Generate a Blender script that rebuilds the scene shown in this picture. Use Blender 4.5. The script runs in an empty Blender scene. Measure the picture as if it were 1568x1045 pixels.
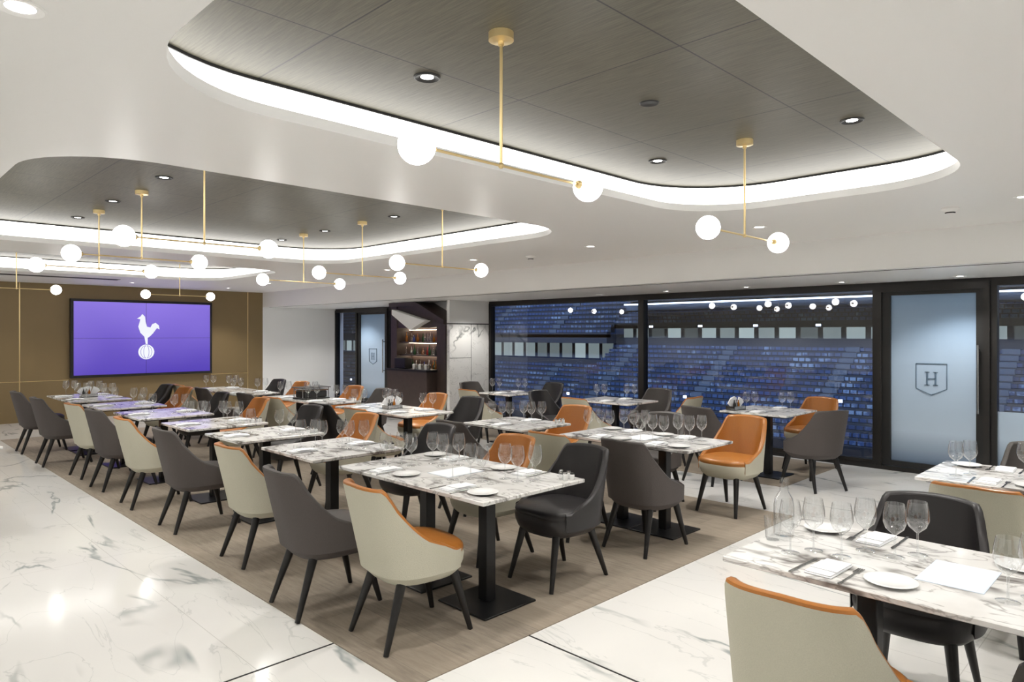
import bpy, math, random
from mathutils import Vector, Matrix
random.seed(7)
scene = bpy.context.scene
COL = scene.collection
H = 1.62

# ------------------------------------------------------------------ materials
def newmat(name):
    m = bpy.data.materials.new(name); m.use_nodes = True
    nt = m.node_tree
    bs = nt.nodes.get('Principled BSDF')
    return m, nt, bs
def N(nt, t, **kw):
    n = nt.nodes.new(t)
    for k, v in kw.items(): setattr(n, k, v)
    return n
def plain(name, col, rough=.5, metal=0, emis=0, ecol=None, bump=0, bscale=200, var=0, spec=.5, trans=0, coat=0):
    m, nt, bs = newmat(name)
    bs.inputs['Base Color'].default_value = (*col, 1)
    bs.inputs['Roughness'].default_value = rough
    bs.inputs['Metallic'].default_value = metal
    bs.inputs['Specular IOR Level'].default_value = spec
    bs.inputs['Transmission Weight'].default_value = trans
    bs.inputs['Coat Weight'].default_value = coat
    if emis:
        bs.inputs['Emission Color'].default_value = (*(ecol or col), 1)
        bs.inputs['Emission Strength'].default_value = emis
    tc = N(nt, 'ShaderNodeTexCoord')
    if var or bump:
        nz = N(nt, 'ShaderNodeTexNoise'); nz.inputs['Scale'].default_value = bscale; nz.inputs['Detail'].default_value = 3
        nt.links.new(tc.outputs['Object'], nz.inputs['Vector'])
        if bump:
            b = N(nt, 'ShaderNodeBump'); b.inputs['Strength'].default_value = bump; b.inputs['Distance'].default_value = .003
            nt.links.new(nz.outputs['Fac'], b.inputs['Height']); nt.links.new(b.outputs['Normal'], bs.inputs['Normal'])
        if var:
            mr = N(nt, 'ShaderNodeMapRange'); mr.inputs['To Min'].default_value = 1-var; mr.inputs['To Max'].default_value = 1+var
            nt.links.new(nz.outputs['Fac'], mr.inputs['Value'])
            mx = N(nt, 'ShaderNodeVectorMath', operation='SCALE'); mx.inputs[0].default_value = col
            nt.links.new(mr.outputs['Result'], mx.inputs['Scale']); nt.links.new(mx.outputs['Vector'], bs.inputs['Base Color'])
    return m

def mathn(nt, op, a, b=None, c=None):
    n = N(nt, 'ShaderNodeMath', operation=op)
    for i, v in enumerate((a, b, c)):
        if v is None: continue
        if isinstance(v, (int, float)): n.inputs[i].default_value = v
        else: nt.links.new(v, n.inputs[i])
    return n.outputs[0]
def linemask(nt, coord, period, off, w):
    f = mathn(nt, 'FRACT', mathn(nt, 'DIVIDE', mathn(nt, 'SUBTRACT', coord, off), period))
    d = mathn(nt, 'MINIMUM', f, mathn(nt, 'SUBTRACT', 1.0, f))
    return mathn(nt, 'LESS_THAN', d, w/period/2)
def mixc(nt, fac, a, b):
    n = N(nt, 'ShaderNodeMix', data_type='RGBA')
    if isinstance(fac, (int, float)): n.inputs[0].default_value = fac
    else: nt.links.new(fac, n.inputs[0])
    for idx, v in ((6, a), (7, b)):
        if isinstance(v, tuple): n.inputs[idx].default_value = (*v, 1)
        else: nt.links.new(v, n.inputs[idx])
    return n.outputs[2]

def marble(name, base, vein, scale, w, w2, amt, rough=.12, joints=None, rand=False, tint=(.80,.78,.74), rot=.5, amt2=.45, mlo=.42, mhi=.62, dist=.7, det=4, stretch=.42):
    m, nt, bs = newmat(name)
    tc = N(nt, 'ShaderNodeTexCoord')
    mp = N(nt, 'ShaderNodeMapping'); mp.inputs['Rotation'].default_value = (0, 0, rot); mp.inputs['Scale'].default_value = (1, stretch, 1)
    vec = tc.outputs['Object']
    if rand:
        oi = N(nt, 'ShaderNodeObjectInfo')
        va = N(nt, 'ShaderNodeVectorMath', operation='ADD')
        cm = N(nt, 'ShaderNodeCombineXYZ')
        nt.links.new(mathn(nt, 'MULTIPLY', oi.outputs['Random'], 40.), cm.inputs[0]); nt.links.new(mathn(nt, 'MULTIPLY', oi.outputs['Random'], 23.), cm.inputs[1])
        nt.links.new(vec, va.inputs[0]); nt.links.new(cm.outputs[0], va.inputs[1]); vec = va.outputs[0]
    nt.links.new(vec, mp.inputs['Vector'])
    def vein_layer(sc, ww, ds, dt):
        nz = N(nt, 'ShaderNodeTexNoise'); nz.inputs['Scale'].default_value = sc; nz.inputs['Detail'].default_value = dt
        nz.inputs['Distortion'].default_value = ds; nz.inputs['Roughness'].default_value = .5
        nt.links.new(mp.outputs[0], nz.inputs['Vector'])
        a = mathn(nt, 'ABSOLUTE', mathn(nt, 'SUBTRACT', nz.outputs['Fac'], .5))
        mr = N(nt, 'ShaderNodeMapRange', interpolation_type='SMOOTHSTEP')
        mr.inputs['From Max'].default_value = ww; mr.inputs['To Min'].default_value = 1; mr.inputs['To Max'].default_value = 0
        nt.links.new(a, mr.inputs['Value']); return mr.outputs[0]
    v1 = vein_layer(scale, w, dist, det); v2 = vein_layer(scale*2.3, w2, dist*1.6, det+1)
    ms = N(nt, 'ShaderNodeTexNoise'); ms.inputs['Scale'].default_value = scale*1.3; ms.inputs['Detail'].default_value = 2
    nt.links.new(vec, ms.inputs['Vector'])
    mm = N(nt, 'ShaderNodeMapRange'); mm.inputs['From Min'].default_value = mlo; mm.inputs['From Max'].default_value = mhi
    nt.links.new(ms.outputs['Fac'], mm.inputs['Value'])
    f1 = mathn(nt, 'MULTIPLY', mathn(nt, 'MULTIPLY', v1, mm.outputs[0]), amt)
    f2 = mathn(nt, 'MULTIPLY', v2, amt*amt2)
    c = mixc(nt, mathn(nt, 'MULTIPLY', mm.outputs[0], .35), base, tint)
    c = mixc(nt, f2, c, vein); c = mixc(nt, f1, c, vein)
    if joints:
        sx = N(nt, 'ShaderNodeSeparateXYZ'); nt.links.new(tc.outputs['Object'], sx.inputs[0])
        l = mathn(nt, 'MAXIMUM', linemask(nt, sx.outputs[0], joints[0], joints[2], .004), linemask(nt, sx.outputs[1], joints[1], joints[3], .004))
        c = mixc(nt, mathn(nt, 'MULTIPLY', l, .4), c, (.3, .29, .27))
    nt.links.new(c, bs.inputs['Base Color'])
    bs.inputs['Roughness'].default_value = rough
    return m

M = {}
M['white'] = plain('white_paint', (.90, .90, .885), .6)
M['ceil'] = plain('ceiling_paint', (.94, .94, .925), .45)
M['floor'] = marble('marble_floor', (.765, .755, .73), (.30, .33, .325), 1.15, .014, .006, .9, .11, (1.2, 2.4, .27, 3.2), tint=(.72, .71, .685), rot=.75, amt2=.3, mlo=.46, mhi=.60, dist=.5, det=5, stretch=.30)
M['mtop'] = marble('marble_tabletop', (.84, .835, .82), (.15, .135, .125), 3.4, .05, .032, .92, .12, rand=True, tint=(.58, .555, .52), rot=.9, amt2=.55, mlo=.38, mhi=.56)
M['mwall'] = marble('marble_wall', (.82, .82, .8), (.22, .23, .22), 1.3, .025, .008, .95, .15)
M['cream'] = plain('cream_fabric', (.55, .53, .425), .9, bump=.5, bscale=260, var=.10)
M['orange'] = plain('cognac_leather', (.40, .150, .030), .33, bump=.15, bscale=90, var=.10)
M['grey'] = plain('charcoal_fabric', (.088, .075, .071), .85, bump=.5, bscale=260, var=.18)
M['greyin'] = plain('charcoal_leather', (.07, .062, .058), .5, bump=.1, bscale=90)
M['black'] = plain('black_leather', (.020, .018, .019), .42, bump=.1, bscale=90)
M['leg'] = plain('black_wood', (.008, .007, .007), .4)
M['steel'] = plain('black_steel', (.010, .010, .011), .35, .3)
M['brass'] = plain('brass', (.86, .67, .34), .32, .85)
M['frame'] = plain('bronze_frame', (.030, .028, .027), .35, .5)
M['globe'] = plain('opal_glass', (1, 1, 1), .3, emis=14, ecol=(1, .97, .92))
M['led'] = plain('led_disc', (1, 1, 1), .3, emis=14, ecol=(1, .97, .92))
M['ledwarm'] = plain('shelf_led', (1, .9, .8), .3, emis=14, ecol=(1, .80, .60))
M['cove'] = plain('cove_wall_glow', (1, 1, 1), .5, emis=3.6, ecol=(1, .98, .94))  # cove wall itself glows, in place of an LED strip behind the lip
M['paper'] = plain('white_linen', (.85, .86, .88), .8)
M['menu'] = plain('menu_paper', (.66, .74, .84), .7)
M['china'] = plain('white_china', (.88, .88, .87), .12)
M['silver'] = plain('cutlery_steel', (.42, .42, .42), .18, 1)
M['dark'] = plain('dark_trim', (.01, .01, .01), .5)
M['darkwood'] = plain('dark_wood', (.045, .03, .025), .4, var=.3, bscale=12)
M['concrete'] = plain('stand_concrete', (.014, .018, .030), .8)
M['stair'] = plain('stand_stair', (.05, .068, .105), .8)
M['bottleg'] = plain('bottle_green', (.02, .08, .03), .1)
M['bottlea'] = plain('bottle_amber', (.30, .10, .01), .1)
M['bottler'] = plain('bottle_red', (.35, .02, .02), .1)
M['bottleb'] = plain('bottle_blue', (.05, .08, .3), .1)
M['frostlogo'] = plain('etched_logo', (.12, .19, .28), .6)
M['goldwall'] = plain('bronze_wall_panel', (.25, .178, .085), .45, .25, var=.05, bscale=3)

def glassmat(name, col, base, edge, pw=4.0):
    m, nt, bs = newmat(name); nt.nodes.remove(bs)
    out = nt.nodes['Material Output']
    tr = N(nt, 'ShaderNodeBsdfTransparent'); tr.inputs[0].default_value = (*col, 1)
    gl = N(nt, 'ShaderNodeBsdfGlossy'); gl.inputs['Roughness'].default_value = .01; gl.inputs[0].default_value = (1, 1, 1, 1)
    lw = N(nt, 'ShaderNodeLayerWeight'); lw.inputs[0].default_value = .5
    f = mathn(nt, 'ADD', mathn(nt, 'MULTIPLY', mathn(nt, 'POWER', lw.outputs['Facing'], pw), edge), base)
    mx = N(nt, 'ShaderNodeMixShader')
    nt.links.new(mathn(nt, 'MINIMUM', f, 1.0), mx.inputs[0])
    nt.links.new(tr.outputs[0], mx.inputs[1]); nt.links.new(gl.outputs[0], mx.inputs[2]); nt.links.new(mx.outputs[0], out.inputs[0])
    return m
M['glass'] = glassmat('window_glass', (.70, .78, .94), .085, .6, 5)
M['wglass'] = glassmat('clear_glass', (.94, .95, .955), .11, .8, 2.5)

def frosted():
    m, nt, bs = newmat('frosted_glass')
    tc = N(nt, 'ShaderNodeTexCoord'); sx = N(nt, 'ShaderNodeSeparateXYZ'); nt.links.new(tc.outputs['Object'], sx.inputs[0])
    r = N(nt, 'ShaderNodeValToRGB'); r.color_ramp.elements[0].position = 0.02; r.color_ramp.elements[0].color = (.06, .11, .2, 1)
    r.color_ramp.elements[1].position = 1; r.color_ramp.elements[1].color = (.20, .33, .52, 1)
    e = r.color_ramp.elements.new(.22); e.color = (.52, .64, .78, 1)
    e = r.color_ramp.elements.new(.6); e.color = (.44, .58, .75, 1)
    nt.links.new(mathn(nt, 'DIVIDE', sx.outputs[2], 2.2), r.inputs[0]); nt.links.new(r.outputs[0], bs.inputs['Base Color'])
    bs.inputs['Roughness'].default_value = .25
    return m
M['frost'] = frosted()

def woodpanel():
    m, nt, bs = newmat('ceiling_wood_panel')
    tc = N(nt, 'ShaderNodeTexCoord'); sx = N(nt, 'ShaderNodeSeparateXYZ'); nt.links.new(tc.outputs['Object'], sx.inputs[0])
    mp = N(nt, 'ShaderNodeMapping'); mp.inputs['Scale'].default_value = (90, 4, 1); nt.links.new(tc.outputs['Object'], mp.inputs[0])
    nz = N(nt, 'ShaderNodeTexNoise'); nz.inputs['Scale'].default_value = 1.5; nz.inputs['Detail'].default_value = 5; nz.inputs['Roughness'].default_value = .7; nt.links.new(mp.outputs[0], nz.inputs[0])
    mr = N(nt, 'ShaderNodeMapRange'); mr.inputs['From Min'].default_value = .3; mr.inputs['From Max'].default_value = .7; nt.links.new(nz.outputs['Fac'], mr.inputs[0])
    c = mixc(nt, mr.outputs[0], (.055, .050, .034), (.120, .110, .078))
    l = mathn(nt, 'MAXIMUM', linemask(nt, sx.outputs[0], 1.06, 1.41, .007), linemask(nt, sx.outputs[1], .92, 1.5, .007))
    c = mixc(nt, l, c, (.010, .010, .009))
    nt.links.new(c, bs.inputs['Base Color']); bs.inputs['Roughness'].default_value = .5
    return m
M['wood'] = woodpanel()

def carpet():
    m, nt, bs = newmat('carpet_planks')
    tc = N(nt, 'ShaderNodeTexCoord')
    mp = N(nt, 'ShaderNodeMapping'); mp.inputs['Rotation'].default_value = (0, 0, math.pi/2); nt.links.new(tc.outputs['Object'], mp.inputs[0])
    br = N(nt, 'ShaderNodeTexBrick'); br.inputs['Scale'].default_value = 1; br.inputs['Brick Width'].default_value = 1.0; br.inputs['Row Height'].default_value = .25
    br.inputs['Mortar Size'].default_value = .002; br.inputs['Color1'].default_value = (.265, .215, .165, 1); br.inputs['Color2'].default_value = (.195, .16, .125, 1)
    br.inputs['Mortar'].default_value = (.14, .115, .09, 1); nt.links.new(mp.outputs[0], br.inputs['Vector'])
    mp2 = N(nt, 'ShaderNodeMapping'); mp2.inputs['Scale'].default_value = (30, 4, 1); mp2.inputs['Rotation'].default_value = (0, 0, .6); nt.links.new(tc.outputs['Object'], mp2.inputs[0])
    nz = N(nt, 'ShaderNodeTexNoise'); nz.inputs['Scale'].default_value = 1.2; nz.inputs['Detail'].default_value = 6; nz.inputs['Roughness'].default_value = .7; nt.links.new(mp2.outputs[0], nz.inputs[0])
    mr = N(nt, 'ShaderNodeMapRange'); mr.inputs['From Min'].default_value = .35; mr.inputs['From Max'].default_value = .68; nt.links.new(nz.outputs['Fac'], mr.inputs[0])
    c = mixc(nt, mathn(nt, 'MULTIPLY', mr.outputs[0], .6), br.outputs['Color'], (.36, .305, .24))
    nt.links.new(c, bs.inputs['Base Color']); bs.inputs['Roughness'].default_value = .85
    return m
M['carpet'] = carpet()

def screen():
    m, nt, bs = newmat('tv_screen')
    tc = N(nt, 'ShaderNodeTexCoord'); sx = N(nt, 'ShaderNodeSeparateXYZ'); nt.links.new(tc.outputs['Object'], sx.inputs[0])
    g = mathn(nt, 'DIVIDE', mathn(nt, 'SUBTRACT', sx.outputs[2], .8), 1.45)
    wv = N(nt, 'ShaderNodeTexNoise'); wv.inputs['Scale'].default_value = .6; wv.inputs['Detail'].default_value = 1; nt.links.new(tc.outputs['Object'], wv.inputs[0])
    f = mathn(nt, 'ADD', mathn(nt, 'MULTIPLY', g, .55), mathn(nt, 'MULTIPLY', wv.outputs['Fac'], .5))
    r = N(nt, 'ShaderNodeValToRGB'); r.color_ramp.elements[0].position = .15; r.color_ramp.elements[0].color = (.07, .035, .45, 1)
    r.color_ramp.elements[1].position = .85; r.color_ramp.elements[1].color = (.28, .19, .80, 1)
    nt.links.new(f, r.inputs[0]); bs.inputs['Base Color'].default_value = (.01, .01, .02, 1)
    nt.links.new(r.outputs[0], bs.inputs['Emission Color']); bs.inputs['Emission Strength'].default_value = .85; bs.inputs['Roughness'].default_value = .3
    return m
M['screen'] = screen()
M['logo'] = plain('screen_logo', (.1, .1, .1), .5, emis=.85, ecol=(.9, .93, 1))

def seats():
    m, nt, bs = newmat('stadium_seats')
    tc = N(nt, 'ShaderNodeTexCoord'); sx = N(nt, 'ShaderNodeSeparateXYZ'); nt.links.new(tc.outputs['Object'], sx.inputs[0])
    gap = linemask(nt, sx.outputs[1], .6, 0, .12)
    wn = N(nt, 'ShaderNodeTexWhiteNoise', noise_dimensions='2D')
    cm = N(nt, 'ShaderNodeCombineXYZ'); nt.links.new(mathn(nt, 'FLOOR', mathn(nt, 'DIVIDE', sx.outputs[1], .6)), cm.inputs[0]); nt.links.new(mathn(nt, 'FLOOR', mathn(nt, 'DIVIDE', sx.outputs[0], .8)), cm.inputs[1])
    nt.links.new(cm.outputs[0], wn.inputs['Vector'])
    c = mixc(nt, wn.outputs[0], (.010, .024, .075), (.022, .050, .140))
    nz = N(nt, 'ShaderNodeTexNoise'); nz.inputs['Scale'].default_value = .30; nz.inputs['Detail'].default_value = 5; nz.inputs['Roughness'].default_value = .75; nt.links.new(tc.outputs['Object'], nz.inputs[0])
    mr = N(nt, 'ShaderNodeMapRange'); mr.inputs['From Min'].default_value = .53; mr.inputs['From Max'].default_value = .60; nt.links.new(nz.outputs['Fac'], mr.inputs[0])
    c = mixc(nt, mathn(nt, 'MULTIPLY', mr.outputs[0], .6), c, (.20, .28, .40))
    c = mixc(nt, gap, c, (.004, .007, .02))
    nt.links.new(c, bs.inputs['Base Color']); bs.inputs['Roughness'].default_value = .6
    return m
M['seats'] = seats()
def conc():
    m, nt, bs = newmat('concourse_windows')
    tc = N(nt, 'ShaderNodeTexCoord'); sx = N(nt, 'ShaderNodeSeparateXYZ'); nt.links.new(tc.outputs['Object'], sx.inputs[0])
    nz = N(nt, 'ShaderNodeTexWhiteNoise', noise_dimensions='1D'); nt.links.new(mathn(nt, 'FLOOR', mathn(nt, 'DIVIDE', sx.outputs[1], 2.2)), nz.inputs['W'])
    l = linemask(nt, sx.outputs[1], 2.2, 0, .5)
    v = mathn(nt, 'MULTIPLY', mathn(nt, 'SUBTRACT', 1.0, l), mathn(nt, 'ADD', mathn(nt, 'MULTIPLY', nz.outputs[0], .8), .1))
    bs.inputs['Base Color'].default_value = (.02, .03, .05, 1); bs.inputs['Emission Color'].default_value = (.58, .66, .58, 1)
    nt.links.new(mathn(nt, 'MULTIPLY', v, .9), bs.inputs['Emission Strength'])
    return m
M['conc'] = conc()
M['flood'] = plain('floodlight', (1, 1, 1), .4, emis=4, ecol=(.85, .93, 1))
M['grass'] = plain('pitch_grass', (.02, .06, .03), .9)

# ------------------------------------------------------------------ mesh builder
class B:
    def __init__(s): s.v = []; s.f = []; s.m = []; s.mats = []
    def mi(s, k):
        if k not in s.mats: s.mats.append(k)
        return s.mats.index(k)
    def add(s, vs, fs, k):
        o = len(s.v); s.v += [tuple(x) for x in vs]; i = s.mi(k)
        for f in fs: s.f.append([a+o for a in f]); s.m.append(i)
    def box(s, x0, x1, y0, y1, z0, z1, k, bev=0):
        if bev:
            b = bev; P = []
            for z, ins in ((z0, b), (z0+b, 0), (z1-b, 0), (z1, b)):
                a0, a1, c0, c1 = x0+ins, x1-ins, y0+ins, y1-ins
                P.append([(a0+b, c0, z), (a1-b, c0, z), (a1, c0+b, z), (a1, c1-b, z), (a1-b, c1, z), (a0+b, c1, z), (a0, c1-b, z), (a0, c0+b, z)])
            s.loft(P, k, True, True); return
        v = [(x0,y0,z0),(x1,y0,z0),(x1,y1,z0),(x0,y1,z0),(x0,y0,z1),(x1,y0,z1),(x1,y1,z1),(x0,y1,z1)]
        s.add(v, [(0,3,2,1),(4,5,6,7),(0,1,5,4),(1,2,6,5),(2,3,7,6),(3,0,4,7)], k)
    def loft(s, rings, k, c0=False, c1=False, closed=True):
        n = len(rings[0]); vs = [p for r in rings for p in r]; fs = []
        for j in range(len(rings)-1):
            for i in range(n if closed else n-1):
                a = j*n+i; b = j*n+(i+1) % n
                fs.append((a, b, b+n, a+n))
        if c0: fs.append(tuple(range(n-1, -1, -1)))
        if c1: fs.append(tuple(range((len(rings)-1)*n, len(rings)*n)))
        s.add(vs, fs, k)
    def tube(s, p0, p1, r0, r1, k, n=10):
        p0 = Vector(p0); p1 = Vector(p1); d = (p1-p0).normalized()
        a = d.orthogonal().normalized(); b = d.cross(a)
        R = []
        for p, r in ((p0, r0), (p1, r1)):
            R.append([p+a*r*math.cos(t*2*math.pi/n)+b*r*math.sin(t*2*math.pi/n) for t in range(n)])
        s.loft(R, k, True, True)
    def lathe(s, prof, c, k, n=18, c0=True, c1=True):
        R = [[(c[0]+r*math.cos(t*2*math.pi/n), c[1]+r*math.sin(t*2*math.pi/n), c[2]+z) for t in range(n)] for r, z in prof]
        s.loft(R, k, c0, c1)
    def sphere(s, c, r, k, n=20, m=12):
        s.lathe([(max(r*math.sin(math.pi*j/m), .0005), -r*math.cos(math.pi*j/m)) for j in range(m+1)], c, k, n)
    def prism(s, pts, axis, a, b, k):
        def mk(p, t):
            return {'x': (t, p[0], p[1]), 'y': (p[0], t, p[1]), 'z': (p[0], p[1], t)}[axis]
        s.loft([[mk(p, a) for p in pts], [mk(p, b) for p in pts]], k, True, True)
    def mesh(s, name, smooth=True, ang=35):
        me = bpy.data.meshes.new(name); me.from_pydata(s.v, [], s.f)
        for k in s.mats: me.materials.append(M[k])
        me.polygons.foreach_set('material_index', s.m)
        me.polygons.foreach_set('use_smooth', [smooth]*len(s.f))
        import bmesh
        bm = bmesh.new(); bm.from_mesh(me); bmesh.ops.recalc_face_normals(bm, faces=bm.faces); bm.to_mesh(me); bm.free()
        if smooth: me.set_sharp_from_angle(angle=math.radians(ang))
        me.update(); return me
    def obj(s, name, loc=(0,0,0), rz=0, smooth=True, ang=35): return put(s.mesh(name, smooth, ang), name, loc, rz)
def put(me, name, loc=(0,0,0), rz=0):
    o = bpy.data.objects.new(name, me); o.location = loc; o.rotation_euler = (0, 0, rz); COL.objects.link(o); return o

# ------------------------------------------------------------------ room
WX, TY, BX, CZ, SZ, PZ = 9.0, 15.2, 7.1, 2.57, 2.24, 2.80
X0, Y0 = -2.6, -3.4
b = B(); b.box(X0-.2, WX+.2, Y0-.2, TY+.2, -.15, 0, 'floor'); b.obj('floor')
b = B(); b.box(1.88, 6.08, 2.54, 12.9, 0, .005, 'carpet'); b.obj('carpet_area')
b = B(); b.box(7.15, 8.85, 3.1, 9.4, 0, .005, 'carpet'); b.obj('carpet_window_strip')
b = B(); b.box(2.665, 2.675, Y0, 2.54, 0.0, .002, 'dark'); b.obj('trim_1')
b = B(); b.box(X0, 1.88, 3.195, 3.205, 0.0, .002, 'dark'); b.obj('trim_2')

def rrect(x0, x1, y0, y1, r, n=12):
    p = []
    for cx, cy, a in ((x1-r, y0+r, -90), (x1-r, y1-r, 0), (x0+r, y1-r, 90), (x0+r, y0+r, 180)):
        for i in range(n+1):
            t = math.radians(a+90*i/n); p.append((cx+r*math.cos(t), cy+r*math.sin(t)))
    return p
coffers = [(.78, 4.97, .93, 2.87), (.75, 4.95, 4.08, 8.5), (.75, 4.95, 9.7, 12.6)]
import bmesh
bm = bmesh.new(); edges = []
def loop(pts, z):
    vs = [bm.verts.new((x, y, z)) for x, y in pts]
    for i in range(len(vs)): edges.append(bm.edges.new((vs[i], vs[(i+1) % len(vs)])))
loop([(X0, Y0), (BX, Y0), (BX, TY), (X0, TY)], CZ)
for c in coffers: loop(rrect(*c, .6), CZ)
bmesh.ops.triangle_fill(bm, use_beauty=True, use_dissolve=False, edges=edges)
me = bpy.data.meshes.new('ceiling'); 
for f in bm.faces:
    if f.normal.z > 0: f.normal_flip()
bm.to_mesh(me); bm.free(); me.materials.append(M['ceil'])
put(me, 'ceiling')
OFF = .2
for i, c in enumerate(coffers):
    b = B()
    e = (c[0]-OFF, c[1]+OFF, c[2]-OFF, c[3]+OFF)
    p0 = rrect(*c, .6); p1 = rrect(*e, .6+OFF); p2 = rrect(e[0]+.012, e[1]-.012, e[2]+.012, e[3]-.012, .59+OFF)
    z = lambda P, h: [(x, y, h) for x, y in P]
    b.loft([z(p0, CZ), z(p0, CZ+.05), z(p1, CZ+.05)], 'ceil')
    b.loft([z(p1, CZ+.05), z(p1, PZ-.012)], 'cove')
    b.loft([z(p2, PZ-.014), z(p2, PZ)], 'dark')  # black ring put in as the dark of the shadow gap under the panel
    b.loft([z(p1, PZ-.012), z(p2, PZ-.014)], 'dark')
    b.add(z(p1, PZ), [tuple(range(len(p1)))], 'wood')
    b.obj('ceiling_coffer', ang=50)
b = B()
b.box(BX, BX+.02, Y0, TY, SZ-.002, CZ+.3, 'white'); b.obj('trim_3')
b = B(); b.box(BX+.021, WX+.2, Y0, TY, SZ, SZ+.1, 'ceil'); b.obj('ceiling_soffit')
b = B(); b.box(BX+.16, BX+.175, Y0, TY, SZ-.004, SZ-.0005, 'dark'); b.obj('trim_4')
b = B(); b.box(X0-.2, WX+.2, Y0-.2, TY+.2, 3.0, 3.1, 'white'); b.obj('ceiling_slab')
# walls
b = B(); b.box(X0, BX, TY, TY+.2, 0, 3.0, 'goldwall'); b.box(BX, WX+.2, TY, TY+.2, 0, 3, 'white')
for x in (2.5, 6.75): b.box(x-.008, x+.008, TY-.006, TY, 0, CZ, 'brass')
b.box(X0, 3.27, TY-.006, TY, .742, .752, 'brass'); b.box(5.93, 6.75, TY-.006, TY, .742, .752, 'brass')
b.obj('wall_far')
b = B(); b.box(X0-.2, X0, Y0, TY, 0, 3.0, 'white'); b.obj('wall_left')
b = B(); b.box(X0-.2, WX+.2, Y0-.2, Y0, 0, 3.0, 'white'); b.obj('wall_back')
b = B(); b.box(WX-.02, WX+.2, Y0, TY, 2.205, SZ, 'frame'); b.box(WX-.05, WX+.2, Y0, TY, -.05, .05, 'frame'); b.obj('trim_5')

def window(name, ya, yb, fr=.05):
    b = B()
    b.box(WX-.04, WX+.08, ya, ya+fr, .05, 2.205, 'frame'); b.box(WX-.04, WX+.08, yb-fr, yb, .05, 2.205, 'frame')
    b.box(WX-.04, WX+.08, ya+fr, yb-fr, 2.15, 2.205, 'frame'); b.box(WX-.04, WX+.08, ya+fr, yb-fr, .05, .10, 'frame')
    b.add([(WX+.02, ya+fr, .1), (WX+.02, yb-fr, .1), (WX+.02, yb-fr, 2.15), (WX+.02, ya+fr, 2.15)], [(0,1,2,3)], 'glass')
    b.obj(name, smooth=False)
def shield(b, x, yc, zc, s=1.0):
    w, h = .155*s, .18*s
    P = [(-w, h), (w, h), (w, -h*.6), (0, -h), (-w, -h*.6)]
    for i in range(5):
        a = P[i]; c = P[(i+1) % 5]
        b.tube((x, yc+a[0], zc+a[1]), (x, yc+c[0], zc+c[1]), .005, .005, 'frostlogo', 6)
    for sy in (-.042*s, .042*s):
        b.box(x-.003, x+.003, yc+sy-.009, yc+sy+.009, zc-.07*s, zc+.085*s, 'frostlogo')
        for zz in (-.07*s, .077*s): b.box(x-.003, x+.003, yc+sy-.024, yc+sy+.024, zc+zz, zc+zz+.008, 'frostlogo')
    b.box(x-.003, x+.003, yc-.042*s, yc+.042*s, zc, zc+.012, 'frostlogo')
def door(name, ya, yb):
    b = B()
    b.box(WX-.08, WX+.08, ya, ya+.06, .05, 2.205, 'frame'); b.box(WX-.08, WX+.08, yb-.06, yb, .05, 2.205, 'frame')
    b.box(WX-.08, WX+.08, ya+.06, yb-.06, 2.12, 2.205, 'frame')
    b.box(WX-.05, WX+.03, ya+.06, ya+.13, .06, 2.12, 'dark'); b.box(WX-.05, WX+.03, yb-.15, yb-.06, .06, 2.12, 'dark')
    b.box(WX-.05, WX+.03, ya+.13, yb-.15, .06, .12, 'dark'); b.box(WX-.05, WX+.03, ya+.13, yb-.15, 2.08, 2.12, 'dark')
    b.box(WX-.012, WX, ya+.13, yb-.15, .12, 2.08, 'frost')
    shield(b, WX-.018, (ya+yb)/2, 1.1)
    b.tube((WX-.12, ya+.10, .75), (WX-.12, ya+.10, 1.5), .012, .012, 'silver')
    for z in (.8, 1.45): b.tube((WX-.12, ya+.10, z), (WX-.05, ya+.10, z), .008, .008, 'silver')
    b.obj(name, smooth=True)
window('window_1', 6.13, 9.59); window('window_2', 2.74, 6.13)
door('door_1', 1.60, 2.74)
b = B()
b.box(WX-.04, WX+.08, -1.2, -1.14, .05, 2.205, 'frame'); b.box(WX-.04, WX+.08, 1.54, 1.6, .05, 2.205, 'frame'); b.box(WX-.04, WX+.08, -1.14, 1.54, 2.15, 2.205, 'frame')
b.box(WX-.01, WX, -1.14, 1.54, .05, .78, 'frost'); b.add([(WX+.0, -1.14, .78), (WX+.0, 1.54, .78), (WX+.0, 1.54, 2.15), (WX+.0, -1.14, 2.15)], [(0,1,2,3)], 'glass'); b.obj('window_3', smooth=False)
window('window_4', Y0, -1.2)
window('window_5', 11.4, 12.9); door('door_2', 12.9, 14.2); window('window_6', 14.2, TY)
# pier
b = B(); b.box(8.4, WX+.2, 9.68, 11.4, 0, SZ, 'white'); b.box(8.0, WX+.02, 9.6, 9.68, 1.82, SZ, 'white')
b.box(8.0, WX+.02, 9.6, 9.68, 0, 1.8, 'mwall'); b.box(8.0, WX+.02, 9.606, 9.68, 1.8, 1.82, 'dark'); b.box(8.52, 8.526, 9.597, 9.6, 0, 1.8, 'dark'); b.box(8.0, 8.52, 9.597, 9.6, 1.18, 1.186, 'dark'); b.obj('wall_pier', smooth=False)
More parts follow.
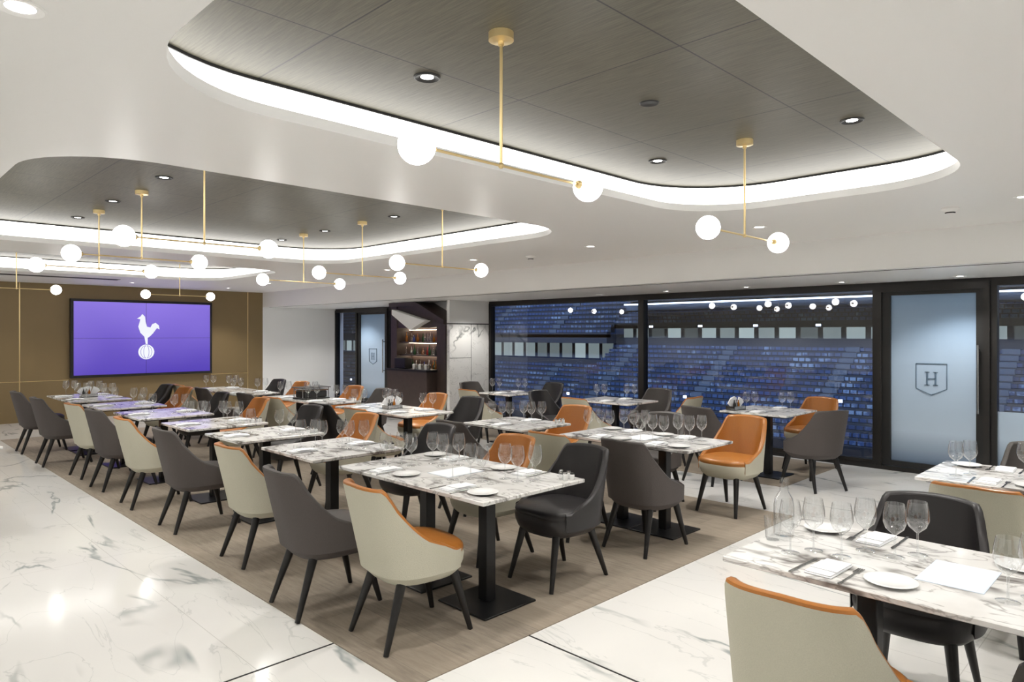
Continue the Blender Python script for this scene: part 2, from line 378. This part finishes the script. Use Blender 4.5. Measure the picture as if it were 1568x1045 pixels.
# bar cabinet
b = B()
b.prism([(9.69, 0), (9.95, 0), (9.95, 1.85), (9.69, 1.78)], 'x', 7.98, 8.39, 'darkwood')
b.box(7.98, 8.39, 11.2, 11.4, 0, 2.2, 'darkwood'); b.box(8.34, 8.39, 9.95, 11.2, 0, 1.95, 'darkwood')
b.prism([(9.69, 1.80), (10.6, 2.16), (11.4, 2.16), (11.4, 2.235), (10.55, 2.235), (9.69, 1.88)], 'x', 7.93, 8.39, 'darkwood')
b.prism([(9.69, 1.78), (10.2, 1.74), (11.2, 1.74), (11.2, 2.16), (10.6, 2.16), (9.72, 1.81)], 'x', 8.0, 8.34, 'darkwood')
b.prism([(10.15, 1.87), (10.62, 1.70), (11.20, 2.00), (11.20, 2.10)], 'x', 7.86, 8.0, 'white')
b.box(7.75, 8.34, 9.95, 11.2, 0, .92, 'darkwood'); b.box(7.72, 8.34, 9.93, 11.22, .92, .96, 'steel')
for z in (1.2, 1.45):
    b.box(8.05, 8.34, 9.95, 11.2, z, z+.02, 'darkwood')
for z in (.96, 1.22, 1.47):
    for j in range(12):
        y = 10.02+j*.100+random.uniform(-.02, .02); k = ('bottleg', 'bottlea', 'wglass', 'silver', 'dark', 'bottler', 'bottleb', 'wglass', 'bottlea')[random.randrange(9)]
        hh = .13+.07*random.random()
        b.lathe([(.022, 0), (.025, .01), (.025, hh*.5), (.009, hh*.68), (.008, hh)], (8.15+random.uniform(-.05, .05), y, z), k, 10)
for z in (1.190, 1.440, 1.70): b.box(8.27, 8.31, 9.97, 11.18, z, z+.008, 'ledwarm')
for j in range(6): b.lathe([(.03, 0), (.035, .08), (.02, .1)], (7.88, 10.05+j*.09, .96), ('silver', 'china')[j % 2], 12)
b.box(7.85, 8.02, 10.75, 11.1, .96, 1.16, 'steel', .01)
b.obj('bar_cabinet')
# TV
b = B()
b.box(3.28, 5.92, TY-.10, TY-.005, .78, 2.30, 'dark', .004)
b.box(3.33, 5.87, TY-.104, TY-.10, .83, 2.25, 'screen')
b.box(4.598, 4.602, TY-.106, TY-.104, .83, 2.25, 'dark'); b.box(3.33, 5.87, TY-.106, TY-.104, 1.538, 1.542, 'dark')
bird = [(219,528),(217,517),(211,511),(208,502),(210,495),(211,491),(206,490),(211,487),(214,483),(218,487),(219,495),(221,502),(226,503),(229,498),(234,496),(239,500),(240,506),(236,504),(233,508),(230,512),(226,516),(222,519),(222,528)]
P = [(4.6+(u-220)*.0125, 1.42+(528-v)*.0135) for u, v in bird]
yy = TY-.112
b.add([(x, yy, z) for x, z in P], [tuple(range(len(P)))], 'logo')
n = 28; b.add([(4.6+.15*math.cos(t*2*math.pi/n), yy, 1.26+.15*math.sin(t*2*math.pi/n)) for t in range(n)], [tuple(range(n))], 'logo')
for r in (.05, .105):
    for sgn in (-1, 1):
        pts = [(4.6+sgn*r*math.cos(t), yy-.002, 1.26+.13*math.sin(t)) for t in [(-80+i*16)*math.pi/180 for i in range(11)]]
        for i in range(10): b.tube(pts[i], pts[i+1], .004, .004, 'screen', 5)
b.obj('video_wall_screen', smooth=False)

# ------------------------------------------------------------------ downlights etc
def dl_mesh():
    b = B(); b.lathe([(.035, .0), (.06, -.006), (.065, -.002), (.065, 0)], (0,0,0), 'ceil', 20, False, False)
    b.lathe([(.0005, -.001), (.042, -.001)], (0,0,0), 'led', 20, False, False); return b.mesh('downlight')
def dl_dark():
    b = B(); b.lathe([(.03, .0), (.055, -.008), (.062, -.004), (.062, 0)], (0,0,0), 'dark', 20, False, False)
    b.lathe([(.0005, -.001), (.030, -.001)], (0,0,0), 'led', 20, False, False); return b.mesh('recessed_spot')
DL, DD = dl_mesh(), dl_dark()
def spot(x, y, z, e, ang=125, blend=.6, rad=.05):
    l = bpy.data.lights.new('downlight_lamp', 'SPOT'); l.energy = e; l.spot_size = math.radians(ang); l.spot_blend = blend; l.shadow_soft_size = rad
    l.color = (1, .965, .91)
    o = bpy.data.objects.new('downlight_lamp', l); o.location = (x, y, z-.07); COL.objects.link(o)
ES = 68
for y in (.85, 2.75, 4.65, 6.55, 8.45, 10.35, 12.25, 14.1): put(DL, 'downlight', (5.85, y, CZ)); spot(5.85, y, CZ, ES*1.2)
for y in (-1.6, .5, 2.42, 4.4, 6.5, 8.6, 10.7, 12.8): put(DL, 'downlight', (.40, y, CZ)); spot(.4, y, CZ, ES*.52)
for x in (-1.4,):
    for y in (-1.5, 2, 5.5, 9, 12.5): put(DL, 'downlight', (x, y, CZ)); spot(x, y, CZ, ES*.7)
for y in (13.9,):
    for x in (2, 4): put(DL, 'downlight', (x, y, CZ)); spot(x, y, CZ, ES*.6)
for i in range(13):
    y = -.6+i*1.2; put(DL, 'downlight', (8.55, y, SZ))
    if i % 2 == 0: spot(8.35, y, SZ, 46, 130)
for x, y in ((1.95, 2.5), (4.0, 2.6), (4.0, 1.35), (1.95, 1.35), (1.8, 5.5), (1.8, 6.8), (1.8, 8.0), (4.03, 5.7), (4.03, 7.05), (4.03, 8.1), (1.8, 10.7), (4, 10.7), (2.9, 4.7)):
    put(DD, 'recessed_spot', (x, y, PZ)); spot(x, y, PZ, 72, 95, .5, .04)
for x, y in ((2.4, -.4), (4.6, -.4), (2.5, -2.2)): put(DL, 'downlight', (x, y, CZ)); spot(x, y, CZ, 60)
b = B(); b.lathe([(.06, 0), (.06, -.012), (.035, -.03), (.03, -.045), (.001, -.05)], (0,0,0), 'white', 18)
b.lathe([(.031, -.03), (.036, -.036), (.031, -.042)], (0,0,0), 'dark', 18)
sm = b.mesh('smoke_detector'); put(sm, 'smoke_detector', (5.98, 1.32, CZ)); put(sm, 'smoke_detector', (6.05, 5.73, CZ))
b = B(); b.lathe([(.0005, -.004), (.045, -.006), (.05, 0)], (2.97, 1.98, PZ), 'dark', 20, False, False); b.obj('ceiling_sensor')
b = B()
for i in range(5): b.box(1.6, 3.6, 13.15+i*.05, 13.17+i*.05, CZ-.009, CZ-.005, 'dark')
b.box(1.55, 3.65, 13.1, 13.42, CZ-.005, CZ-.001, 'white'); b.obj('air_grille')

# pendants
def pendant(sx, y, xa, xb, zr):
    b = B()
    b.lathe([(.05, 0), (.05, -.03), (.012, -.034), (.012, -.05)], (sx, y, PZ), 'brass', 20)
    b.tube((sx, y, PZ-.03), (sx, y, zr), .0065, .0065, 'brass', 8)
    b.sphere((sx, y, zr), .012, 'brass', 10, 6)
    b.tube((xa, y, zr), (xb, y, zr), .0055, .0055, 'brass', 8)
    for x, sg in ((xa, 1), (xb, -1)):
        b.sphere((x, y, zr), .067, 'globe', 24, 14)
        b.tube((x+sg*.060, y, zr), (x+sg*.078, y, zr), .022, .014, 'brass', 14)
    b.obj('pendant_light', ang=50)
pendant(1.87, 1.93, 1.46, 2.41, 2.28); pendant(3.95, 1.95, 3.51, 4.42, 2.22)
for y in (4.83, 6.15, 7.4, 11.4):
    pendant(1.84, y, 1.34, 2.30, 2.245); pendant(3.98, y+.05, 3.48, 4.46, 2.235)

# ------------------------------------------------------------------ chairs
def chair(name, out, inn, leg='leg'):
    b = B(); n = 44
    def sp(phi, rx=.25, ry=.255, e=2.9):
        c, s = math.cos(phi), math.sin(phi)
        return (rx*math.copysign(abs(c)**(2/e), c), ry*math.copysign(abs(s)**(2/e), s))
    def ring(sc, z, dx=0): return [(sp(2*math.pi*i/n)[0]*sc+dx, sp(2*math.pi*i/n)[1]*sc, z) for i in range(n)]
    b.loft([ring(.66, .315), ring(.82, .322), ring(.93, .35), ring(.99, .39), ring(1.01, .43), ring(.985, .445)], out, True, False)
    b.loft([ring(.985, .443), ring(1.0, .457), ring(.985, .475), ring(.91, .490), ring(.6, .503), ring(.2, .507)], inn, False, True)
    A = 120; m = 48; L = 9
    def top(a):
        t = min(max((abs(a)-40)/(110-40), 0), 1)
        q = 1-(1-t)**1.45
        s = min(t/.22, 1); s = s*s*(3-2*s)
        q *= .35+.65*s
        return .832-.352*q-.010*min(abs(a)/40, 1)
    def pt(a, z, th):
        phi = math.pi+math.radians(a); x, y = sp(phi)
        k = max(z-.38, 0)/.45
        sc = 1.02+.03*k-th/.25
        x = x*sc-.085*k*(max(math.cos(math.radians(a)), -.2)+.2); y = y*sc
        return (x, y, z)
    O = []; I = []; RM = []
    for i in range(m+1):
        a = -A+2*A*i/m; h = top(a)
        O.append([pt(a, .37+(h-.37)*j/L, .0) for j in range(L+1)])
        I.append([pt(a, .44+(h-.44)*j/L, .036) for j in range(L+1)])
        RM.append([pt(a, h, 0), pt(a, h+.010, .004), pt(a, h+.015, .018), pt(a, h+.010, .032), pt(a, h, .036)])
    b.loft(O, out, closed=False); b.loft(I, inn, closed=False); b.loft(RM, inn, closed=False)
    for e in (0, m):
        vs = O[e]+RM[e][1:-1]+I[e][::-1]
        b.add(vs, [tuple(range(len(vs)))], inn)
    for sx, fx in ((.16, .25), (-.15, -.27)):
        for sy in (-1, 1):
            b.tube((sx, sy*.15, .35), (fx, sy*.195, 0), .027, .014, leg, 10)
    return b.mesh(name, True, 50)
CH = {'c': chair('dining_chair_cream', 'cream', 'orange'), 'g': chair('dining_chair_grey', 'grey', 'greyin'), 'k': chair('dining_chair_black', 'black', 'black')}
CS = 1.0125
chairs = [
 (2.24, 3.00, -3, 'c'), (2.12, 3.68, -3, 'g'), (2.27, 4.76, 0, 'c'), (2.23, 5.93, 0, 'g'), (2.23, 7.0, 0, 'c'), (2.23, 8.0, 0, 'g'), (2.23, 8.85, 0, 'c'), (2.1, 9.95, 0, 'g'), (2.1, 11.2, 0, 'g'),
 (3.4, 2.98, 180, 'k'), (3.4, 3.65, 180, 'c'), (3.4, 4.55, 180, 'k'), (3.4, 5.68, 180, 'c'), (3.4, 6.7, 180, 'k'), (3.4, 7.95, 180, 'c'), (3.4, 9.1, 180, 'k'), (3.38, 10.3, 180, 'c'), (3.38, 11.1, 180, 'k'),
 (4.38, 2.95, 0, 'g'), (4.27, 3.6, 0, 'c'), (4.22, 4.7, 0, 'g'), (4.18, 6.2, 0, 'c'), (4.18, 6.95, 0, 'k'), (4.15, 8.05, 0, 'c'), (4.15, 8.8, 0, 'g'), (4.1, 10.1, 0, 'g'), (4.1, 11.0, 0, 'c'),
 (5.8, 3.0, 180, 'c'), (5.5, 3.65, 180, 'g'), (5.4, 4.7, 180, 'c'), (5.3, 6.25, 180, 'k'), (5.3, 6.95, 180, 'c'), (5.25, 8.1, 180, 'g'), (5.25, 8.8, 180, 'c'), (5.15, 10.2, 180, 'c'), (5.15, 11.0, 180, 'k'),
 (7.28, 2.85, 60, 'g'), (8.22, 3.25, 170, 'c'), (6.85, 3.75, -10, 'g'), (6.7, 5.35, 0, 'c'), (8.0, 5.35, 180, 'g'), (7.5, 4.65, 95, 'c'), (6.62, 7.2, 0, 'c'), (7.85, 7.2, 180, 'k'), (7.3, 8.0, -90, 'g'), (6.9, 6.1, -85, 'k'),
 (2.33, .88, 0, 'c'), (3.42, .88, 180, 'k'), (4.42, .80, 0, 'c'), (5.75, .75, 180, 'g'), (2.32, .12, 0, 'k'), (3.42, .2, 180, 'c'), (5.75, .0, 180, 'k')]
for x, y, r, k in chairs:
    inrug = (1.88 < x*CS < 6.08 and y*CS > 2.6) or x*CS > 7.3
    put(CH[k], 'dining_chair', (x*CS, y*CS, .0055 if inrug else 0.0005), math.radians(r+random.uniform(-4, 4)))

# ------------------------------------------------------------------ tables
TS = 1.035; TT = .74
tables = [(2.327, 3.132, 2.53, 3.90), (2.30, 3.04, 4.18, 4.95), (2.28, 3.03, 5.3, 5.98), (2.26, 3.0, 6.3, 7.0), (2.2, 2.93, 7.42, 8.3), (2.18, 2.88, 8.7, 9.5), (2.15, 2.85, 9.9, 11.2),
 (4.38, 5.07, 2.6, 3.82), (4.32, 4.99, 4.2, 4.98), (4.22, 4.85, 5.75, 7.15), (4.22, 4.8, 7.5, 8.95), (4.05, 4.65, 9.4, 11.1),
 (6.7, 7.3, 6.75, 7.38), (6.82, 7.48, 4.85, 5.7), (7.0, 7.8, 3.0, 3.75),
 (2.43, 3.19, -.10, 1.29), (4.6, 5.33, -.1, 1.2), (.2, .95, 6.4, 7.4)]
def table(w, l):
    b = B(); b.box(-w/2, w/2, -l/2, l/2, TT-.022, TT, 'mtop', .003)
    b.box(-w/2+.05, w/2-.05, -l/2+.05, l/2-.05, TT-.034, TT-.022, 'steel')
    ys = (-l/2+.42, l/2-.42) if l > 1.15 else (0,)
    for y in ys:
        b.box(-.038, .038, y-.038, y+.038, .012, TT-.03, 'steel', .004)
        b.box(-.21, .21, y-.21, y+.21, 0, .012, 'steel', .003)
        b.box(-.15, .15, y-.03, y+.03, TT-.05, TT-.034, 'steel')
    return b
def wineglass():
    b = B(); pr = [(.036, .0005), (.03, .003), (.006, .006), (.004, .02), (.004, .085), (.012, .093), (.033, .112), (.043, .14), (.042, .168), (.034, .212)]
    b.lathe(pr, (0,0,0), 'wglass', 22, False, False); return b.mesh('wine_glass', True, 60)
def tumbler():
    b = B(); b.lathe([(.001, .002), (.028, .002), (.036, .10)], (0,0,0), 'wglass', 18, False, False); return b.mesh('water_glass', True, 60)
def carafe():
    b = B(); b.lathe([(.001, .002), (.04, .002), (.043, .006), (.043, .13), (.036, .165), (.018, .195), (.016, .235), (.02, .25)], (0,0,0), 'wglass', 20, False, False); return b.mesh('water_carafe', True, 60)
def fork():
    b = B(); b.box(-.1, .04, -.004, .004, 0, .003, 'silver'); b.box(.04, .055, -.012, .012, 0, .003, 'silver')
    for i in range(4): b.box(.055, .1, -.012+i*.0068, -.0085+i*.0068, 0, .003, 'silver')
    b.prism([(-.1, -.004), (-.1, .004), (-.115, .008), (-.12, 0), (-.115, -.008)], 'z', 0, .003, 'silver'); return b.mesh('fork')
def knife():
    b = B(); b.box(-.12, 0, -.006, .006, 0, .005, 'silver', .001); b.prism([(0, -.006), (.09, -.009), (.108, 0), (.1, .006), (0, .006)], 'z', .001, .003, 'silver'); return b.mesh('table_knife')
def plate():
    b = B(); b.lathe([(.045, 0), (.05, .004), (.085, .012), (.087, .014), (.083, .015), (.05, .007), (.001, .006)], (0,0,0), 'china', 28); return b.mesh('side_plate', True, 60)
def napkin():
    b = B(); b.box(-.1, .1, -.05, .05, 0, .006, 'paper', .002); b.box(-.096, .098, -.046, .047, .006, .011, 'paper', .002); b.box(-.05, .05, -.051, .047, .011, .015, 'paper', .001); return b.mesh('folded_napkin')
def menu():
    b = B(); b.box(-.105, .105, -.148, .148, 0, .0015, 'menu'); b.box(-.10, .10, -.143, .143, .0015, .002, 'paper'); return b.mesh('menu_card')
def condiment():
    b = B()
    for x, y, hh, k, kk in ((-.036, 0, .05, 'china', 'silver'), (.0, .032, .055, 'wglass', 'silver'), (.034, -.008, .045, 'china', 'silver'), (-.005, -.035, .042, 'china', 'dark')):
        b.lathe([(.013, 0), (.015, .003), (.015, hh*.7), (.011, hh*.8)], (x, y, 0), k, 12); b.lathe([(.012, hh*.78), (.012, hh*.96), (.009, hh)], (x, y, 0), kk, 12)
    return b.mesh('condiment_set')
def caddy():
    b = B(); b.box(-.10, .10, -.06, .06, 0, .008, 'dark', .002)
    for y in (-.06, .054): b.box(-.10, .10, y, y+.006, .008, .045, 'silver')
    for x in (-.10, .094): b.box(x, x+.006, -.06, .06, .008, .045, 'silver')
    for i, (a, x, y) in enumerate(((-42, -.03, -.01), (34, .035, .0), (-5, .0, .02))):
        a = math.radians(a); c, s = math.cos(a), math.sin(a)
        q = lambda u, v: (x+u*c+v*s, .02-u*s+v*c)
        b.prism([q(-.02, 0), q(.02, 0), q(.055, .11), q(.02, .13), q(-.045, .12)], 'y', y, y+.014, 'paper')
    for i in range(3): b.lathe([(.014, 0), (.016, .06), (.007, .09), (.007, .11)], (-.07+i*.035, -.036, .008), ('dark', 'silver', 'bottlea')[i], 10)
    return b.mesh('napkin_caddy')
WG, TM, CF, FK, KN, PL, NP, MN, CD, CY = wineglass(), tumbler(), carafe(), fork(), knife(), plate(), napkin(), menu(), condiment(), caddy()
for ti, t in enumerate(tables):
    x0, x1, y0, y1 = [q*TS for q in t]; cx, cy = (x0+x1)/2, (y0+y1)/2; w, l = x1-x0, y1-y0
    z0 = .0055 if ti < 15 else 0.0005
    put(table(w, l).mesh('dining_table'), 'dining_table', (cx, cy, z0))
    zt = TT+z0+.0005
    ys = (y0+.36, y1-.36) if l > 1.1 else (cy,)
    for yi, y in enumerate(ys):
        for sd in (-1, 1):
            ex = cx+sd*(w/2-.13); j = random.uniform(-.01, .01); rz = 0 if sd < 0 else math.pi
            put(NP, 'folded_napkin', (ex, y+j, zt), rz+random.uniform(-.06, .06))
            put(FK, 'fork', (ex+.01*sd, y+sd*.085+j, zt), rz+random.uniform(-.05, .05))
            put(KN, 'table_knife', (ex+.01*sd, y-sd*.085+j, zt), rz+random.uniform(-.05, .05))
            if ti in (0, 7, 15, 16) and l > 1.1 and not (ti == 16 and sd > 0 and yi == 0): put(PL, 'side_plate', (ex-sd*.005, y+sd*.21, zt))
            put(WG, 'wine_glass', (cx+sd*.07, y-.13*sd, zt))
            put(WG, 'wine_glass', (cx+sd*.165, y-.185*sd, zt))
            if ti in (0, 1, 3, 7, 8, 15): put(WG, 'wine_glass', (cx+sd*.075, y-.02*sd, zt))
    if ti in (0, 7, 15):
        put(MN, 'menu_card', (cx+.0, cy, zt), math.pi/2)
    if ti in (0, 1, 2, 3, 8, 10): put(CD, 'condiment_set', (cx+w/2-.09, y0+.07, zt), random.uniform(0, 3))
    if ti in (9, 6): put(CY, 'napkin_caddy', (cx, cy, zt), 0)
    if ti == 14: put(CY, 'napkin_caddy', (cx-.22, y1-.10, zt), -.2)
    if ti == 16: put(CY, 'napkin_caddy', (x1-.12, cy, zt), -1.5); put(CY, 'napkin_caddy', (x1-.28, cy-.02, zt), -1.57)
    if ti == 15: put(CF, 'water_carafe', (2.96, 1.28, zt)); put(TM, 'water_glass', (2.86, 1.285, zt))
b = B(); b.box(-.2, .2, -.14, .14, 0, .02, 'dark', .003); b.box(-.17, .17, -.12, .12, .02, .11, 'dark', .01); b.box(-.18, .18, -.13, .13, .11, .13, 'silver', .004); b.box(-.22, .22, -.14, .14, .15, .16, 'dark', .003)
for x in (-.19, .19):
    for y in (-.12, .12): b.tube((x, y, .01), (x, y, .155), .006, .006, 'silver', 6)
b.obj('chafing_dish', (4.66, 8.51, TT+.007), 0)

# ------------------------------------------------------------------ stadium outside
b = B()
b.box(9.25, 11.2, -30, 60, -.4, -.12, 'concrete')
def steps(xa, za, dx, dz, n, ya=-60, yb=130, k='seats'):
    for i in range(n):
        x = xa+i*dx; z = za+i*dz
        b.box(min(x, x+dx), max(x, x+dx), ya, yb, z-.6, z, 'concrete')
        b.box(x+.1, x+.35, ya, yb, z+.05, z+.34, k)
steps(11.5, -1.2, .85, -.42, 26)
YS = 50
steps(52, -9.5, .8, .50, 20, -60, YS)
b.box(68, 70, -60, YS, .3, 1.2, 'concrete'); b.box(69.5, 70, -60, YS, 1.2, 2.3, 'conc'); b.box(67.5, 70, -60, YS, 2.3, 2.8, 'concrete')
steps(67.5, 2.9, .8, .42, 4, -60, YS)
b.box(70, 71, -60, YS, 4.3, 5.1, 'stair'); b.box(69.5, 69.9, -60, YS, 5.15, 5.3, 'flood'); b.box(60, 85, -60, YS, 5.6, 7, 'concrete')
steps(52, -13, .8, .55, 20, YS, 150)
b.box(68, 69, YS, 150, -2.4, -1.6, 'concrete'); b.box(68.5, 69, YS, 150, -1.4, .5, 'conc'); b.box(66, 70, YS, 150, .5, 1.6, 'concrete')
steps(66, 1.8, .8, .6, 16, YS, 150)
b.box(85, 86, -60, 150, 10, 20, 'concrete')
for i in range(24):
    y = -50+i*6.3; b.box(67.4, 67.5, y, y+.45, 2.4 if y < YS else .9, 2.6 if y < YS else 1.1, 'flood')
for i in range(26):
    y = -50+i*7.1; j = (i*7) % 15; zb = -9.5+j*.5 if y < YS else -13+j*.55
    b.box(52+j*.8-.1, 52+j*.8, y, y+.30, zb+.4, zb+.65, 'flood')
for i in range(14):
    y = -50+i*12
    zz = -9.5 if y < YS else -13; dz = .5 if y < YS else .55
    for j in range(20): b.box(52+j*.8-.05, 52+j*.8+.8, y, y+1.2, zz+j*dz, zz+j*dz+.40, 'stair')
    if y >= YS:
        for j in range(14): b.box(66+j*.8-.05, 66+j*.8+.8, y, y+1.2, 1.8+j*.6, 1.8+j*.6+.40, 'stair')
b.obj('stadium_stand', smooth=False)
b = B(); b.box(33.6, 52, -60, 150, -13.6, -13.4, 'grass'); b.obj('football_pitch', smooth=False)
for y in (-5, 30, 65):
    l = bpy.data.lights.new('floodlight_lamp', 'AREA'); l.energy = 12000; l.size = 4; l.color = (.76, .87, 1)
    o = bpy.data.objects.new('floodlight_lamp', l); o.location = (42, y, 15); COL.objects.link(o)
    o.rotation_euler = (Vector((66, y, 0))-Vector((42, y, 15))).to_track_quat('-Z', 'Y').to_euler()
l = bpy.data.lights.new('floodlight_lamp', 'AREA'); l.energy = 900; l.size = 3; l.color = (.76, .87, 1)
o = bpy.data.objects.new('floodlight_lamp', l); o.location = (11, 10, 12); COL.objects.link(o); o.rotation_euler = (Vector((20, 10, -5))-Vector((11, 10, 12))).to_track_quat('-Z', 'Y').to_euler()

w = bpy.data.worlds.new('night_sky'); scene.world = w; w.use_nodes = True
w.node_tree.nodes['Background'].inputs[0].default_value = (.02, .04, .10, 1); w.node_tree.nodes['Background'].inputs[1].default_value = .5

# ------------------------------------------------------------------ camera
cam = bpy.data.cameras.new('camera'); co = bpy.data.objects.new('camera', cam); COL.objects.link(co)
cam.sensor_width = 36; cam.lens = 36*1051/1568; cam.shift_y = -10.5/1568; cam.clip_end = 500
co.location = (0, 0, H); co.rotation_euler = (math.radians(90), 0, math.radians(-45))
scene.camera = co
scene.view_settings.view_transform = 'Standard'
scene.view_settings.look = 'None'
scene.view_settings.exposure = 0.14
scene.view_settings.gamma = 1.02
